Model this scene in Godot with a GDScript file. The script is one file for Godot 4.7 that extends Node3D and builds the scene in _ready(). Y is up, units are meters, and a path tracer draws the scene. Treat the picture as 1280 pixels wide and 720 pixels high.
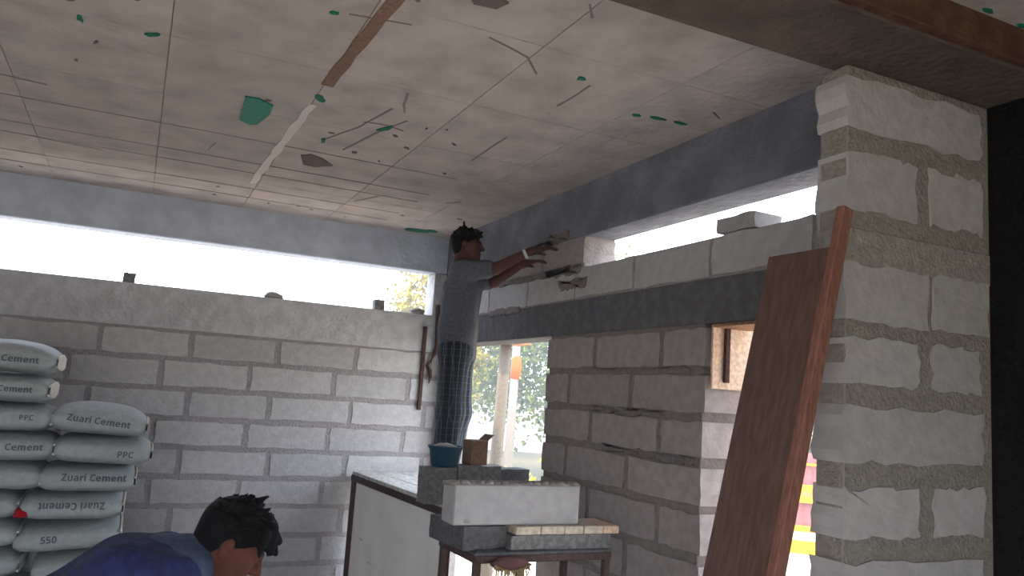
extends Node3D
# A concrete frame being filled in with aerated blocks: a mason on a platform sets blocks in the clerestory of the right wall,
# a second worker bends in front, cement bags stand by the back wall.

var used := {}
var rng := RandomNumberGenerator.new()
var M := {}
const EYE := Vector3(0, 1.6, 0)

func _ready() -> void:
	rng.seed = 20240
	# ---- camera, sky, sun, exposure
	var cam := Camera3D.new()
	cam.name = "camera"
	add_child(cam)
	cam.transform = Transform3D(Basis(Vector3.UP, -0.4331356) * Basis(Vector3.RIGHT, 0.1342693) * Basis(Vector3.BACK, 0.0671825), EYE)
	cam.fov = rad_to_deg(2.0 * atan(360.0 / 999.5))
	cam.near = 0.05
	cam.far = 300.0
	cam.current = true
	var env := Environment.new()
	var sky := Sky.new()
	var air := ProceduralSkyMaterial.new()
	air.sky_top_color = Color(0.87, 0.92, 1.0)
	air.sky_horizon_color = Color(0.95, 0.97, 1.0)
	air.sky_curve = 0.25
	air.ground_horizon_color = Color(0.62, 0.60, 0.55)
	air.ground_bottom_color = Color(0.45, 0.42, 0.38)
	air.sky_energy_multiplier = 3.2
	air.ground_energy_multiplier = 1.0
	sky.sky_material = air
	env.background_mode = Environment.BG_SKY
	env.sky = sky
	env.tonemap_mode = Environment.TONE_MAPPER_LINEAR
	env.tonemap_exposure = 0.67
	env.volumetric_fog_enabled = true
	env.volumetric_fog_density = 0.011
	env.volumetric_fog_albedo = Color(0.93, 0.95, 1.0)
	env.sdfgi_enabled = true
	env.ssao_enabled = true
	env.ssil_enabled = true
	var we := WorldEnvironment.new()
	we.name = "environment"
	we.environment = env
	add_child(we)
	var sun := DirectionalLight3D.new()
	sun.name = "sun"
	add_child(sun)
	sun.look_at_from_position(Vector3(-3.0, 9.0, 3.4), Vector3.ZERO)
	sun.light_energy = 3.8
	sun.light_color = Color(1.0, 0.94, 0.84)
	sun.light_angular_distance = 0.6
	sun.shadow_enabled = true

	make_materials()
	build_shell()
	build_walls()
	build_ceiling_marks()
	build_platforms()
	build_bags()
	build_people()
	build_small_things()
	build_outside()

# ------------------------------------------------------------------ naming
func numbered(n: String) -> String:
	if not used.has(n):
		used[n] = 0
		return n
	used[n] += 1
	return "%s_%03d" % [n, used[n]]

func tag(o: Node, label: String, category: String, group := "", kind := "") -> Node:
	o.set_meta("label", label)
	o.set_meta("category", category)
	if group != "": o.set_meta("group", group)
	if kind != "": o.set_meta("kind", kind)
	return o

func thing(called: String, label: String, category: String, at := Vector3.ZERO, turn := 0.0, group := "", kind := "") -> Node3D:
	var o := Node3D.new()
	o.name = numbered(called)
	add_child(o)
	o.position = at
	o.rotation.y = turn
	tag(o, label, category, group, kind)
	return o

func part(called: String, mesh: Mesh, m: Material, parent: Node, at := Vector3.ZERO, basis := Basis()) -> MeshInstance3D:
	var o := MeshInstance3D.new()
	o.name = numbered(called) if parent == self else called
	o.mesh = mesh
	o.material_override = m
	o.transform = Transform3D(basis, at)
	o.cast_shadow = GeometryInstance3D.SHADOW_CASTING_SETTING_ON
	if parent != self and parent.has_node(NodePath(called)):
		var k := 1
		while parent.has_node(NodePath("%s_%03d" % [called, k])): k += 1
		o.name = "%s_%03d" % [called, k]
	parent.add_child(o)
	return o

# ------------------------------------------------------------------ materials
func noise(freq: float, sd: int, oct := 4, type := FastNoiseLite.TYPE_SIMPLEX_SMOOTH) -> FastNoiseLite:
	var n := FastNoiseLite.new()
	n.noise_type = type
	n.seed = sd
	n.frequency = freq
	n.fractal_octaves = oct
	return n

func ramp(stops: Array) -> Gradient:
	var g := Gradient.new()
	var off := PackedFloat32Array()
	var col := PackedColorArray()
	for s in stops:
		off.append(s[0])
		col.append(s[1])
	g.offsets = off
	g.colors = col
	return g

func tex(freq: float, sd: int, stops: Array, size := 512) -> NoiseTexture2D:
	var t := NoiseTexture2D.new()
	t.width = size
	t.height = size
	t.seamless = true
	t.noise = noise(freq, sd, 5)
	t.color_ramp = ramp(stops)
	return t

var bump_made := {}
func bumps(freq: float, strength: float) -> NoiseTexture2D:
	var key := "%s %s" % [freq, strength]
	if not bump_made.has(key):
		var t := NoiseTexture2D.new()
		t.width = 512
		t.height = 512
		t.seamless = true
		t.as_normal_map = true
		t.bump_strength = strength
		t.noise = noise(freq, 77, 5)
		bump_made[key] = t
	return bump_made[key]

func mat(name: String, c: Color, vary := 0.12, metres := 1.0, rough := 0.9, freq := 0.02, bump := 0.0, world := true, tint = null) -> StandardMaterial3D:
	var m := StandardMaterial3D.new()
	m.resource_name = name
	m.roughness = rough
	m.metallic_specular = 0.3
	if vary > 0.0:
		var lo := Color(c.r * (1 - vary), c.g * (1 - vary), c.b * (1 - vary))
		var hi := Color(minf(1, c.r * (1 + vary)), minf(1, c.g * (1 + vary)), minf(1, c.b * (1 + vary)))
		var stops := [[0.1, lo], [0.5, c], [0.9, hi]]
		if tint != null: stops = [[0.04, c.lerp(tint, 0.55)], [0.3, lo], [0.55, c], [0.9, hi]]
		m.albedo_texture = tex(freq, hash(name) % 1000, stops)
		m.uv1_triplanar = true
		m.uv1_world_triplanar = world
		m.uv1_scale = Vector3.ONE / metres
	else:
		m.albedo_color = c
	if bump > 0.0:
		m.normal_enabled = true
		m.normal_texture = bumps(0.05, 6.0)
		m.normal_scale = bump
		m.uv1_triplanar = true
		m.uv1_world_triplanar = world
		m.uv1_scale = Vector3.ONE / metres
	return m

func make_materials() -> void:
	for k in 4:
		var c := Color(0.665, 0.655, 0.655) * (0.95 + 0.025 * k)
		c.a = 1
		M["block%d" % k] = mat("aerated block %d" % k, c, 0.035, 0.9, 0.95, 0.02, 0.5, true, Color(0.62, 0.60, 0.59))
		M["block%d" % k].normal_scale = 0.22
	M.mortar = mat("mortar", Color(0.56, 0.535, 0.52), 0.07, 0.6, 0.97, 0.02, 0.9)
	for k in 4:
		var c := Color(0.575, 0.535, 0.525) * (0.96 + 0.025 * k)
		c.a = 1
		M["dusty%d" % k] = mat("dusty aerated block %d" % k, c, 0.05, 0.8, 0.95, 0.02, 0.22, true, Color(0.5, 0.45, 0.44))  # darker, warmer block copies: the backlit wall's shade is in the colour, not dust
	M.shaded_mortar = mat("dusty mortar", Color(0.465, 0.425, 0.41), 0.07, 0.6, 0.97, 0.02, 0.7)  # mortar darkened along with them, shade put into its colour
	M.back_mortar = mat("back wall mortar", Color(0.55, 0.53, 0.53), 0.05, 0.6, 0.97, 0.02, 0.7)
	M.pier_band = mat("pier band", Color(0.575, 0.56, 0.54), 0.1, 0.5, 0.97, 0.02, 0.8)
	M.pier_mortar = mat("pier mortar", Color(0.53, 0.51, 0.485), 0.07, 0.5, 0.97, 0.02, 0.9)
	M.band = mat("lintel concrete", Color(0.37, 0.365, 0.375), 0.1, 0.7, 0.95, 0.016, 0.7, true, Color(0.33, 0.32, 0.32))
	M.band_glare = mat("bond beam concrete", Color(0.69, 0.69, 0.71), 0.05, 1.2, 0.95, 0.016, 0.4, true, Color(0.60, 0.59, 0.60))  # band raised pale to stand in for glare along the gap
	M.beam = mat("beam concrete", Color(0.45, 0.455, 0.50), 0.1, 1.6, 0.93, 0.01, 0.4, true, Color(0.38, 0.38, 0.42))  # bluish tint stands in for sky glare on the beam
	for k in 3:
		var c := Color(0.70, 0.66, 0.645) * (0.98 + 0.02 * k)
		c.a = 1
		M["slab%d" % k] = mat("slab concrete %d" % k, c, 0.05, 1.9, 0.9, 0.012, 0.25, true, Color(0.56, 0.52, 0.50))
	M.slab_joint = mat("slab joint", Color(0.585, 0.55, 0.535), 0.08, 0.5, 0.95, 0.03)
	M.beam_glare = mat("pale beam concrete", Color(0.69, 0.715, 0.78), 0.06, 1.6, 0.93, 0.012, 0.3)  # paled and blued in place of glare; same concrete as the other beam
	M.front_beam = mat("front beam concrete", Color(0.36, 0.315, 0.29), 0.08, 1.2, 0.9, 0.012, 0.5, true, Color(0.24, 0.20, 0.18))
	M.front_face = mat("rusty beam face", Color(0.36, 0.26, 0.20), 0.14, 0.7, 0.92, 0.014, 0.5, true, Color(0.24, 0.15, 0.11))
	M.shaded_column = mat("tarred column", Color(0.065, 0.065, 0.075), 0.4, 0.5, 0.8, 0.03, 0.8, true, Color(0.03, 0.03, 0.03))  # no tar: near-black colour holds the deep shade on the column
	M.floor = mat("floor screed", Color(0.66, 0.64, 0.61), 0.15, 2.0, 0.95, 0.01)
	M.green = mat("green plastic", Color(0.0, 0.45, 0.39), 0.2, 0.2, 0.5, 0.02)
	M.green_dark = mat("green smear", Color(0.08, 0.41, 0.32), 0.3, 0.1, 0.8, 0.03)
	M.rust = mat("rusty strip", Color(0.50, 0.39, 0.345), 0.1, 0.3, 0.95, 0.02)
	M.lime = mat("lime strip", Color(0.83, 0.80, 0.79), 0.1, 0.15, 0.95, 0.03)
	M.stain = mat("dark stain", Color(0.42, 0.37, 0.355), 0.25, 0.1, 0.98, 0.03)
	M.crack = mat("fine crack", Color(0.50, 0.465, 0.45), 0.2, 0.1, 0.98, 0.03)
	M.plank = mat("shuttering ply", Color(0.375, 0.285, 0.255), 0.14, 0.9, 0.8, 0.02, 0.4, true, Color(0.30, 0.22, 0.20))
	M.plank.uv1_scale = Vector3(3.5, 0.7, 3.5)
	M.batten = mat("red batten", Color(0.50, 0.35, 0.30), 0.14, 0.4, 0.8, 0.02, 0.3)
	M.batten.uv1_scale = Vector3(6, 1.2, 6)
	M.timber = mat("raw timber", Color(0.55, 0.41, 0.31), 0.2, 0.5, 0.85, 0.02, 0.3)
	M.timber_dark = mat("old timber", Color(0.27, 0.19, 0.165), 0.25, 0.5, 0.85, 0.02, 0.3)
	M.cream_wood = mat("new plank", Color(0.72, 0.67, 0.60), 0.12, 0.4, 0.85, 0.02)
	M.peach = mat("peach form ply", Color(0.80, 0.69, 0.60), 0.12, 0.3, 0.85, 0.02)
	M.dusty = mat("dusty ply", Color(0.72, 0.71, 0.69), 0.12, 0.6, 0.92, 0.02, 0.4, true, Color(0.52, 0.5, 0.48))
	M.panel = mat("white side panel", Color(0.93, 0.92, 0.91), 0.03, 1.8, 0.8, 0.008)
	M.iron = mat("brown iron", Color(0.27, 0.20, 0.185), 0.25, 0.3, 0.6, 0.03)
	M.grey_block = mat("grey concrete block", Color(0.46, 0.455, 0.45), 0.14, 0.4, 0.95, 0.02, 0.8, true, Color(0.34, 0.33, 0.33))
	M.dark_block = mat("damp concrete block", Color(0.33, 0.33, 0.335), 0.16, 0.4, 0.95, 0.02, 0.8)
	M.bag = mat("woven sack", Color(0.62, 0.645, 0.645), 0.04, 0.5, 0.55, 0.02, 0.5, true, Color(0.53, 0.54, 0.53))
	M.bag_end = mat("sack end", Color(0.78, 0.76, 0.72), 0.08, 0.4, 0.6, 0.02)
	M.print = mat("sack print", Color(0.33, 0.355, 0.39), 0.0)
	M.red = mat("red scrap", Color(0.62, 0.03, 0.09), 0.0)
	M.teal = mat("teal plastic", Color(0.03, 0.24, 0.31), 0.18, 0.2, 0.5, 0.02)
	M.card = mat("brown cardboard", Color(0.47, 0.37, 0.29), 0.14, 0.3, 0.9, 0.02)
	M.jute = mat("jute", Color(0.34, 0.235, 0.215), 0.3, 0.08, 0.98, 0.04)
	M.fringe = mat("jute fringe", Color(0.50, 0.43, 0.30), 0.2, 0.05, 0.98, 0.04)
	M.skin = mat("skin", Color(0.31, 0.18, 0.15), 0.08, 0.3, 0.55, 0.02)
	M.skin_lit = mat("warm skin", Color(0.33, 0.19, 0.15), 0.08, 0.3, 0.75, 0.02)
	M.hair = mat("black hair", Color(0.02, 0.02, 0.028), 0.3, 0.06, 0.85, 0.04)
	M.eye = mat("eye white", Color(0.7, 0.66, 0.62), 0.0)
	M.lip = mat("lip", Color(0.36, 0.16, 0.14), 0.0)
	M.shirt = mat("dusty grey shirt", Color(0.33, 0.34, 0.375), 0.16, 0.3, 0.95, 0.02, 0.5)
	M.cloth_blue = mat("navy shirt", Color(0.16, 0.19, 0.345), 0.2, 0.4, 0.92, 0.016, 0.5, true, Color(0.10, 0.12, 0.22))
	M.yoke = mat("faded yoke", Color(0.28, 0.325, 0.425), 0.14, 0.3, 0.92, 0.02)  # lighter shirt blue for light on the shoulder; no fading, no separate yoke
	M.trouser = mat("dark trousers", Color(0.17, 0.18, 0.21), 0.2, 0.3, 0.95, 0.02)
	M.white_print = mat("white print", Color(0.75, 0.77, 0.8), 0.0)
	M.check = checked()
	M.ground = mat("pale dust ground", Color(0.78, 0.73, 0.63), 0.1, 3.0, 0.95, 0.01)
	M.lawn = mat("dry lawn", Color(0.36, 0.33, 0.22), 0.2, 1.5, 0.98, 0.02)
	M.bark = mat("bark", Color(0.42, 0.35, 0.29), 0.2, 0.5, 0.95, 0.02)
	M.pole = mat("grey prop", Color(0.40, 0.365, 0.32), 0.15, 0.3, 0.9, 0.02)
	M.pale_pole = mat("pale pole", Color(0.46, 0.43, 0.40), 0.1, 0.3, 0.9, 0.02)
	M.orange = mat("orange ribbon", Color(0.66, 0.30, 0.09), 0.0)
	M.yellow = mat("barricade yellow", Color(0.80, 0.50, 0.01), 0.08, 0.5, 0.6, 0.02)
	M.pink = mat("pink sheet", Color(0.50, 0.32, 0.315), 0.08, 0.5, 0.7, 0.02)
	M.white = mat("white paint", Color(0.86, 0.84, 0.80), 0.05, 0.8, 0.8, 0.02)
	for a in [["leaf_a", Color(0.37, 0.41, 0.15)], ["leaf_b", Color(0.42, 0.44, 0.20)], ["leaf_c", Color(0.52, 0.47, 0.22)], ["leaf_d", Color(0.70, 0.70, 0.25)]]:
		var m := mat(a[0], a[1], 0.2, 1.0, 0.95, 0.03)
		m.backlight_enabled = true
		m.backlight = Color(0.45, 0.5, 0.25)
		m.cull_mode = BaseMaterial3D.CULL_DISABLED
		M[a[0]] = m

func checked() -> StandardMaterial3D:
	var im := Image.create(128, 128, false, Image.FORMAT_RGB8)
	im.fill(Color(0.075, 0.095, 0.135))
	for k in 4:
		im.fill_rect(Rect2i(k * 32, 0, 3, 128), Color(0.45, 0.50, 0.55))
		im.fill_rect(Rect2i(k * 32 + 12, 0, 7, 128), Color(0.055, 0.065, 0.09))
		im.fill_rect(Rect2i(0, k * 32, 128, 2), Color(0.34, 0.38, 0.44))
	var m := StandardMaterial3D.new()
	m.resource_name = "checked cloth"
	m.albedo_texture = ImageTexture.create_from_image(im)
	m.uv1_triplanar = true
	m.uv1_world_triplanar = true
	m.uv1_scale = Vector3.ONE * 6.0
	m.roughness = 0.95
	return m

# ------------------------------------------------------------------ meshes
func st_new(smooth := false) -> SurfaceTool:
	var st := SurfaceTool.new()
	st.begin(Mesh.PRIMITIVE_TRIANGLES)
	st.set_smooth_group(0 if smooth else -1)
	return st

func tri(st: SurfaceTool, a: Vector3, b: Vector3, c: Vector3) -> void:   # counter-clockwise seen from outside
	st.add_vertex(a)
	st.add_vertex(c)
	st.add_vertex(b)

func quad(st: SurfaceTool, a: Vector3, b: Vector3, c: Vector3, d: Vector3) -> void:
	tri(st, a, b, c)
	tri(st, a, c, d)

func done(st: SurfaceTool) -> ArrayMesh:
	st.generate_normals()
	return st.commit()

func add_box(st: SurfaceTool, s: Vector3, ch := 0.006, x := Transform3D()) -> void:   # a chamfered box round the origin of x
	var h := s / 2
	ch = minf(ch, minf(h.x, minf(h.y, h.z)) * 0.8)
	var f := func(i: int, sx: float, sy: float, sz: float) -> Vector3:
		var p := Vector3(sx * h.x, sy * h.y, sz * h.z)
		if i != 0: p.x -= sx * ch
		if i != 1: p.y -= sy * ch
		if i != 2: p.z -= sz * ch
		return x * p
	for s1 in [-1.0, 1.0]:
		var q := [f.call(0, s1, -1, -1), f.call(0, s1, 1, -1), f.call(0, s1, 1, 1), f.call(0, s1, -1, 1)]
		if s1 < 0: q.reverse()
		quad(st, q[0], q[1], q[2], q[3])
		q = [f.call(1, -1, s1, -1), f.call(1, -1, s1, 1), f.call(1, 1, s1, 1), f.call(1, 1, s1, -1)]
		if s1 < 0: q.reverse()
		quad(st, q[0], q[1], q[2], q[3])
		q = [f.call(2, -1, -1, s1), f.call(2, 1, -1, s1), f.call(2, 1, 1, s1), f.call(2, -1, 1, s1)]
		if s1 < 0: q.reverse()
		quad(st, q[0], q[1], q[2], q[3])
	if ch <= 0.0005: return
	for s1 in [-1.0, 1.0]:
		for s2 in [-1.0, 1.0]:
			var q := [f.call(0, s1, s2, -1), f.call(1, s1, s2, -1), f.call(1, s1, s2, 1), f.call(0, s1, s2, 1)]
			if s1 * s2 < 0: q.reverse()
			quad(st, q[0], q[1], q[2], q[3])
			q = [f.call(1, -1, s1, s2), f.call(2, -1, s1, s2), f.call(2, 1, s1, s2), f.call(1, 1, s1, s2)]
			if s1 * s2 < 0: q.reverse()
			quad(st, q[0], q[1], q[2], q[3])
			q = [f.call(2, s2, -1, s1), f.call(0, s2, -1, s1), f.call(0, s2, 1, s1), f.call(2, s2, 1, s1)]
			if s1 * s2 < 0: q.reverse()
			quad(st, q[0], q[1], q[2], q[3])
			for s3 in [-1.0, 1.0]:
				var t := [f.call(0, s1, s2, s3), f.call(1, s1, s2, s3), f.call(2, s1, s2, s3)]
				if s1 * s2 * s3 < 0: t.reverse()
				tri(st, t[0], t[1], t[2])

func box(s: Vector3, ch := 0.006) -> ArrayMesh:
	var st := st_new()
	add_box(st, s, ch)
	return done(st)

func add_tube(st: SurfaceTool, pts: Array, radii: Array, sides := 8) -> void:
	var rings := []
	for i in pts.size():
		var a: Vector3 = pts[maxi(i - 1, 0)]
		var b: Vector3 = pts[mini(i + 1, pts.size() - 1)]
		var d := (b - a).normalized()
		var u := d.cross(Vector3.UP if absf(d.y) < 0.9 else Vector3.RIGHT).normalized()
		var v := d.cross(u)
		var ring := []
		for k in sides:
			var t := TAU * k / sides
			ring.append(pts[i] + (u * cos(t) + v * sin(t)) * radii[i])
		rings.append(ring)
	for i in pts.size() - 1:
		for k in sides:
			var k2 := (k + 1) % sides
			quad(st, rings[i][k], rings[i][k2], rings[i + 1][k2], rings[i + 1][k])
	for k in range(1, sides - 1):
		tri(st, rings[0][0], rings[0][k + 1], rings[0][k])
		tri(st, rings[-1][0], rings[-1][k], rings[-1][k + 1])

func tube(pts: Array, radii: Array, sides := 8, smooth := true) -> ArrayMesh:
	var st := st_new(smooth)
	add_tube(st, pts, radii, sides)
	return done(st)

# A block as it shows in a wall: the outline of its faces ragged where mortar laps over it. Face in the xy plane, thickness along z.
func ragged(w: float, h: float, t: float, rag := 0.008, nx := 6, ny := 3) -> ArrayMesh:
	var out: Array[Vector2] = []
	var hw := w / 2
	var hh := h / 2
	for i in nx: out.append(Vector2(-hw + w * i / nx, -hh))
	for i in ny: out.append(Vector2(hw, -hh + h * i / ny))
	for i in nx: out.append(Vector2(hw - w * i / nx, hh))
	for i in ny: out.append(Vector2(-hw, hh - h * i / ny))
	for i in out.size():
		out[i] += Vector2(rng.randf_range(-rag, rag * 0.4) * signf(out[i].x) if absf(absf(out[i].x) - hw) < 1e-4 else rng.randf_range(-rag, rag), rng.randf_range(-rag, rag * 0.4) * signf(out[i].y) if absf(absf(out[i].y) - hh) < 1e-4 else 0.0)
	var st := st_new()
	var n := out.size()
	for i in n:
		var a := out[i]
		var b := out[(i + 1) % n]
		tri(st, Vector3(0, 0, t / 2), Vector3(a.x, a.y, t / 2), Vector3(b.x, b.y, t / 2))
		tri(st, Vector3(0, 0, -t / 2), Vector3(b.x, b.y, -t / 2), Vector3(a.x, a.y, -t / 2))
		quad(st, Vector3(a.x, a.y, -t / 2), Vector3(b.x, b.y, -t / 2), Vector3(b.x, b.y, t / 2), Vector3(a.x, a.y, t / 2))
	return done(st)

# A lump: a squashed noisy ball lying on y = 0
func lump(s: Vector3, sd: int, rough := 0.25, rings := 8, sides := 12) -> ArrayMesh:
	var n := noise(1.3, sd, 3)
	var st := st_new(true)
	var p := func(i: int, k: int) -> Vector3:
		var a := PI * i / rings
		var b := TAU * k / sides
		var d := Vector3(sin(a) * cos(b), cos(a), sin(a) * sin(b))
		var r := 1.0 + rough * n.get_noise_3dv(d * 1.5)
		var q := Vector3(d.x * s.x, d.y * s.y, d.z * s.z) * 0.5 * r
		q.y = maxf(q.y, -s.y * 0.3) + s.y * 0.3
		return q
	for i in rings:
		for k in sides:
			quad(st, p.call(i + 1, k), p.call(i, k), p.call(i, k + 1), p.call(i + 1, k + 1))
	return done(st)

# ------------------------------------------------------------------ distance field for bodies
class Field:
	var o: Vector3
	var nx: int
	var ny: int
	var nz: int
	var s: float
	var d: PackedFloat32Array
	func _init(lo: Vector3, hi: Vector3, cell: float) -> void:
		o = lo
		s = cell
		nx = int((hi.x - lo.x) / cell) + 2
		ny = int((hi.y - lo.y) / cell) + 2
		nz = int((hi.z - lo.z) / cell) + 2
		d = PackedFloat32Array()
		d.resize(nx * ny * nz)
		d.fill(100.0)
	func put(i: int, v: float, k: float) -> void:
		var w := d[i]
		var h := k - absf(v - w)
		if h > 0.0: d[i] = minf(v, w) - h * h / (4.0 * k)
		elif v < w: d[i] = v
	func span(lo: Vector3, hi: Vector3) -> Array:
		var a := (lo - o) / s
		var b := (hi - o) / s
		return [maxi(0, int(a.x)), mini(nx - 1, int(b.x) + 1), maxi(0, int(a.y)), mini(ny - 1, int(b.y) + 1), maxi(0, int(a.z)), mini(nz - 1, int(b.z) + 1)]
	func cap(a: Vector3, b: Vector3, ra: float, rb: float, k := 0.02) -> void:
		var m := maxf(ra, rb) + k + 2.5 * s
		var e := Vector3(m, m, m)
		var q := span(Vector3(minf(a.x, b.x), minf(a.y, b.y), minf(a.z, b.z)) - e, Vector3(maxf(a.x, b.x), maxf(a.y, b.y), maxf(a.z, b.z)) + e)
		var ab := b - a
		var inv := 1.0 / maxf(ab.length_squared(), 1e-9)
		for z in range(q[4], q[5] + 1):
			for y in range(q[2], q[3] + 1):
				var i: int = (z * ny + y) * nx + q[0]
				for x in range(q[0], q[1] + 1):
					var p := o + Vector3(x, y, z) * s - a
					var t := clampf(p.dot(ab) * inv, 0.0, 1.0)
					put(i, (p - ab * t).length() - ra - (rb - ra) * t, k)
					i += 1
	func ell(c: Vector3, r: Vector3, k := 0.02, b := Basis()) -> void:
		var m := maxf(r.x, maxf(r.y, r.z)) + k + 2.5 * s
		var e := Vector3(m, m, m)
		var q := span(c - e, c + e)
		var small := minf(r.x, minf(r.y, r.z))
		var bi := b.inverse()
		for z in range(q[4], q[5] + 1):
			for y in range(q[2], q[3] + 1):
				var i: int = (z * ny + y) * nx + q[0]
				for x in range(q[0], q[1] + 1):
					var p := bi * (o + Vector3(x, y, z) * s - c)
					var g := Vector3(p.x / r.x, p.y / r.y, p.z / r.z)
					var l := g.length()
					var l2 := Vector3(g.x / r.x, g.y / r.y, g.z / r.z).length()
					put(i, l * (l - 1.0) / l2 if l2 > 1e-6 else -small, k)
					i += 1
	func carve(c: Vector3, r: float, k := 0.006) -> void:
		var m := r + k + 2.0 * s
		var e := Vector3(m, m, m)
		var q := span(c - e, c + e)
		for z in range(q[4], q[5] + 1):
			for y in range(q[2], q[3] + 1):
				var i: int = (z * ny + y) * nx + q[0]
				for x in range(q[0], q[1] + 1):
					var v := r - (o + Vector3(x, y, z) * s - c).length()
					var w := d[i]
					var h := k - absf(v - w)
					d[i] = maxf(v, w) + (h * h / (4.0 * k) if h > 0.0 else 0.0)
					i += 1
	func half(n: Vector3, at: float) -> void:    # keep only what lies on the side n . p < at
		for z in nz:
			for y in ny:
				var i := (z * ny + y) * nx
				for x in nx:
					d[i] = maxf(d[i], n.dot(o + Vector3(x, y, z) * s) - at)
					i += 1
	func mesh(xf := Transform3D(), into: Array = []) -> Array:   # surface nets; into = [verts, indices]
		if into.is_empty(): into.append_array([PackedVector3Array(), PackedInt32Array()])
		var verts: PackedVector3Array = into[0]
		var idx: PackedInt32Array = into[1]
		var at := {}
		var off := [0, 1, nx, nx + 1, nx * ny, nx * ny + 1, nx * ny + nx, nx * ny + nx + 1]
		var lim := 3.0 * s
		for z in nz - 1:
			for y in ny - 1:
				var i := (z * ny + y) * nx - 1
				for x in nx - 1:
					i += 1
					if absf(d[i]) > lim: continue
					var inside := 0
					for k in 8:
						if d[i + off[k]] < 0.0: inside += 1
					if inside == 0 or inside == 8: continue
					var sum := Vector3.ZERO
					var n := 0
					for e in [[0, 1], [2, 3], [4, 5], [6, 7], [0, 2], [1, 3], [4, 6], [5, 7], [0, 4], [1, 5], [2, 6], [3, 7]]:
						var a := d[i + off[e[0]]]
						var b := d[i + off[e[1]]]
						if (a < 0.0) != (b < 0.0):
							var t := a / (a - b)
							var p := Vector3(e[0] & 1, (e[0] >> 1) & 1, e[0] >> 2)
							var q := Vector3(e[1] & 1, (e[1] >> 1) & 1, e[1] >> 2)
							sum += p.lerp(q, t)
							n += 1
					at[i] = verts.size()
					verts.append(xf * (o + (Vector3(x, y, z) + sum / n) * s))
		for i in at.keys():
			for ax in 3:
				var j: int = i + [1, nx, nx * ny][ax]
				var u: int = [nx, nx * ny, 1][ax]
				var v: int = [nx * ny, 1, nx][ax]
				if (d[i] < 0.0) == (d[j] < 0.0): continue
				if not (at.has(i - u) and at.has(i - v) and at.has(i - u - v)): continue
				var a: int = at[i]
				var b: int = at[i - u]
				var c: int = at[i - u - v]
				var e: int = at[i - v]
				if d[i] < 0.0: idx.append_array(PackedInt32Array([a, b, c, a, c, e]))
				else: idx.append_array(PackedInt32Array([a, c, b, a, e, c]))
		into[0] = verts
		into[1] = idx
		return into

func net(data: Array) -> ArrayMesh:
	var st := st_new(true)
	for v in data[0]: st.add_vertex(v)
	for i in data[1]: st.add_index(i)
	st.generate_normals()
	return st.commit()

# ------------------------------------------------------------------ people
# Head frame: x to the person's left, y up, z forwards; the origin is between the ears. Height of the head about 0.22.
func head_field(cell: float) -> Field:
	var f := Field.new(Vector3(-0.11, -0.17, -0.13), Vector3(0.11, 0.14, 0.14), cell)
	f.ell(Vector3(0, 0.035, -0.015), Vector3(0.073, 0.08, 0.094), 0.02)
	f.ell(Vector3(0, -0.045, 0.03), Vector3(0.053, 0.068, 0.056), 0.04)
	f.cap(Vector3(0, -0.03, -0.03), Vector3(0, -0.15, -0.045), 0.05, 0.052, 0.03)
	for s in [-1.0, 1.0]:
		f.ell(Vector3(s * 0.038, -0.012, 0.058), Vector3(0.022, 0.022, 0.02), 0.02)
		f.cap(Vector3(s * 0.012, 0.027, 0.084), Vector3(s * 0.042, 0.026, 0.07), 0.009, 0.008, 0.014)
		f.cap(Vector3(s * 0.05, -0.03, 0.0), Vector3(s * 0.022, -0.088, 0.058), 0.014, 0.013, 0.03)
		f.carve(Vector3(s * 0.031, 0.008, 0.096), 0.0165)
		f.ell(Vector3(s * 0.031, 0.007, 0.076), Vector3(0.013, 0.0095, 0.011), 0.004)
		f.ell(Vector3(s * 0.076, 0.0, -0.012), Vector3(0.008, 0.031, 0.019), 0.006, Basis(Vector3.UP, s * 0.35))
		f.carve(Vector3(s * 0.087, 0.002, -0.008), 0.010, 0.004)
	f.cap(Vector3(0, 0.02, 0.083), Vector3(0, -0.02, 0.106), 0.008, 0.012, 0.014)
	for s in [-1.0, 1.0]: f.ell(Vector3(s * 0.012, -0.024, 0.092), Vector3(0.009, 0.008, 0.011), 0.008)
	f.cap(Vector3(-0.02, -0.05, 0.082), Vector3(0.02, -0.05, 0.082), 0.007, 0.007, 0.008)
	f.cap(Vector3(-0.017, -0.062, 0.081), Vector3(0.017, -0.062, 0.081), 0.008, 0.008, 0.008)
	f.ell(Vector3(0, -0.092, 0.07), Vector3(0.023, 0.019, 0.02), 0.016)
	return f

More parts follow.
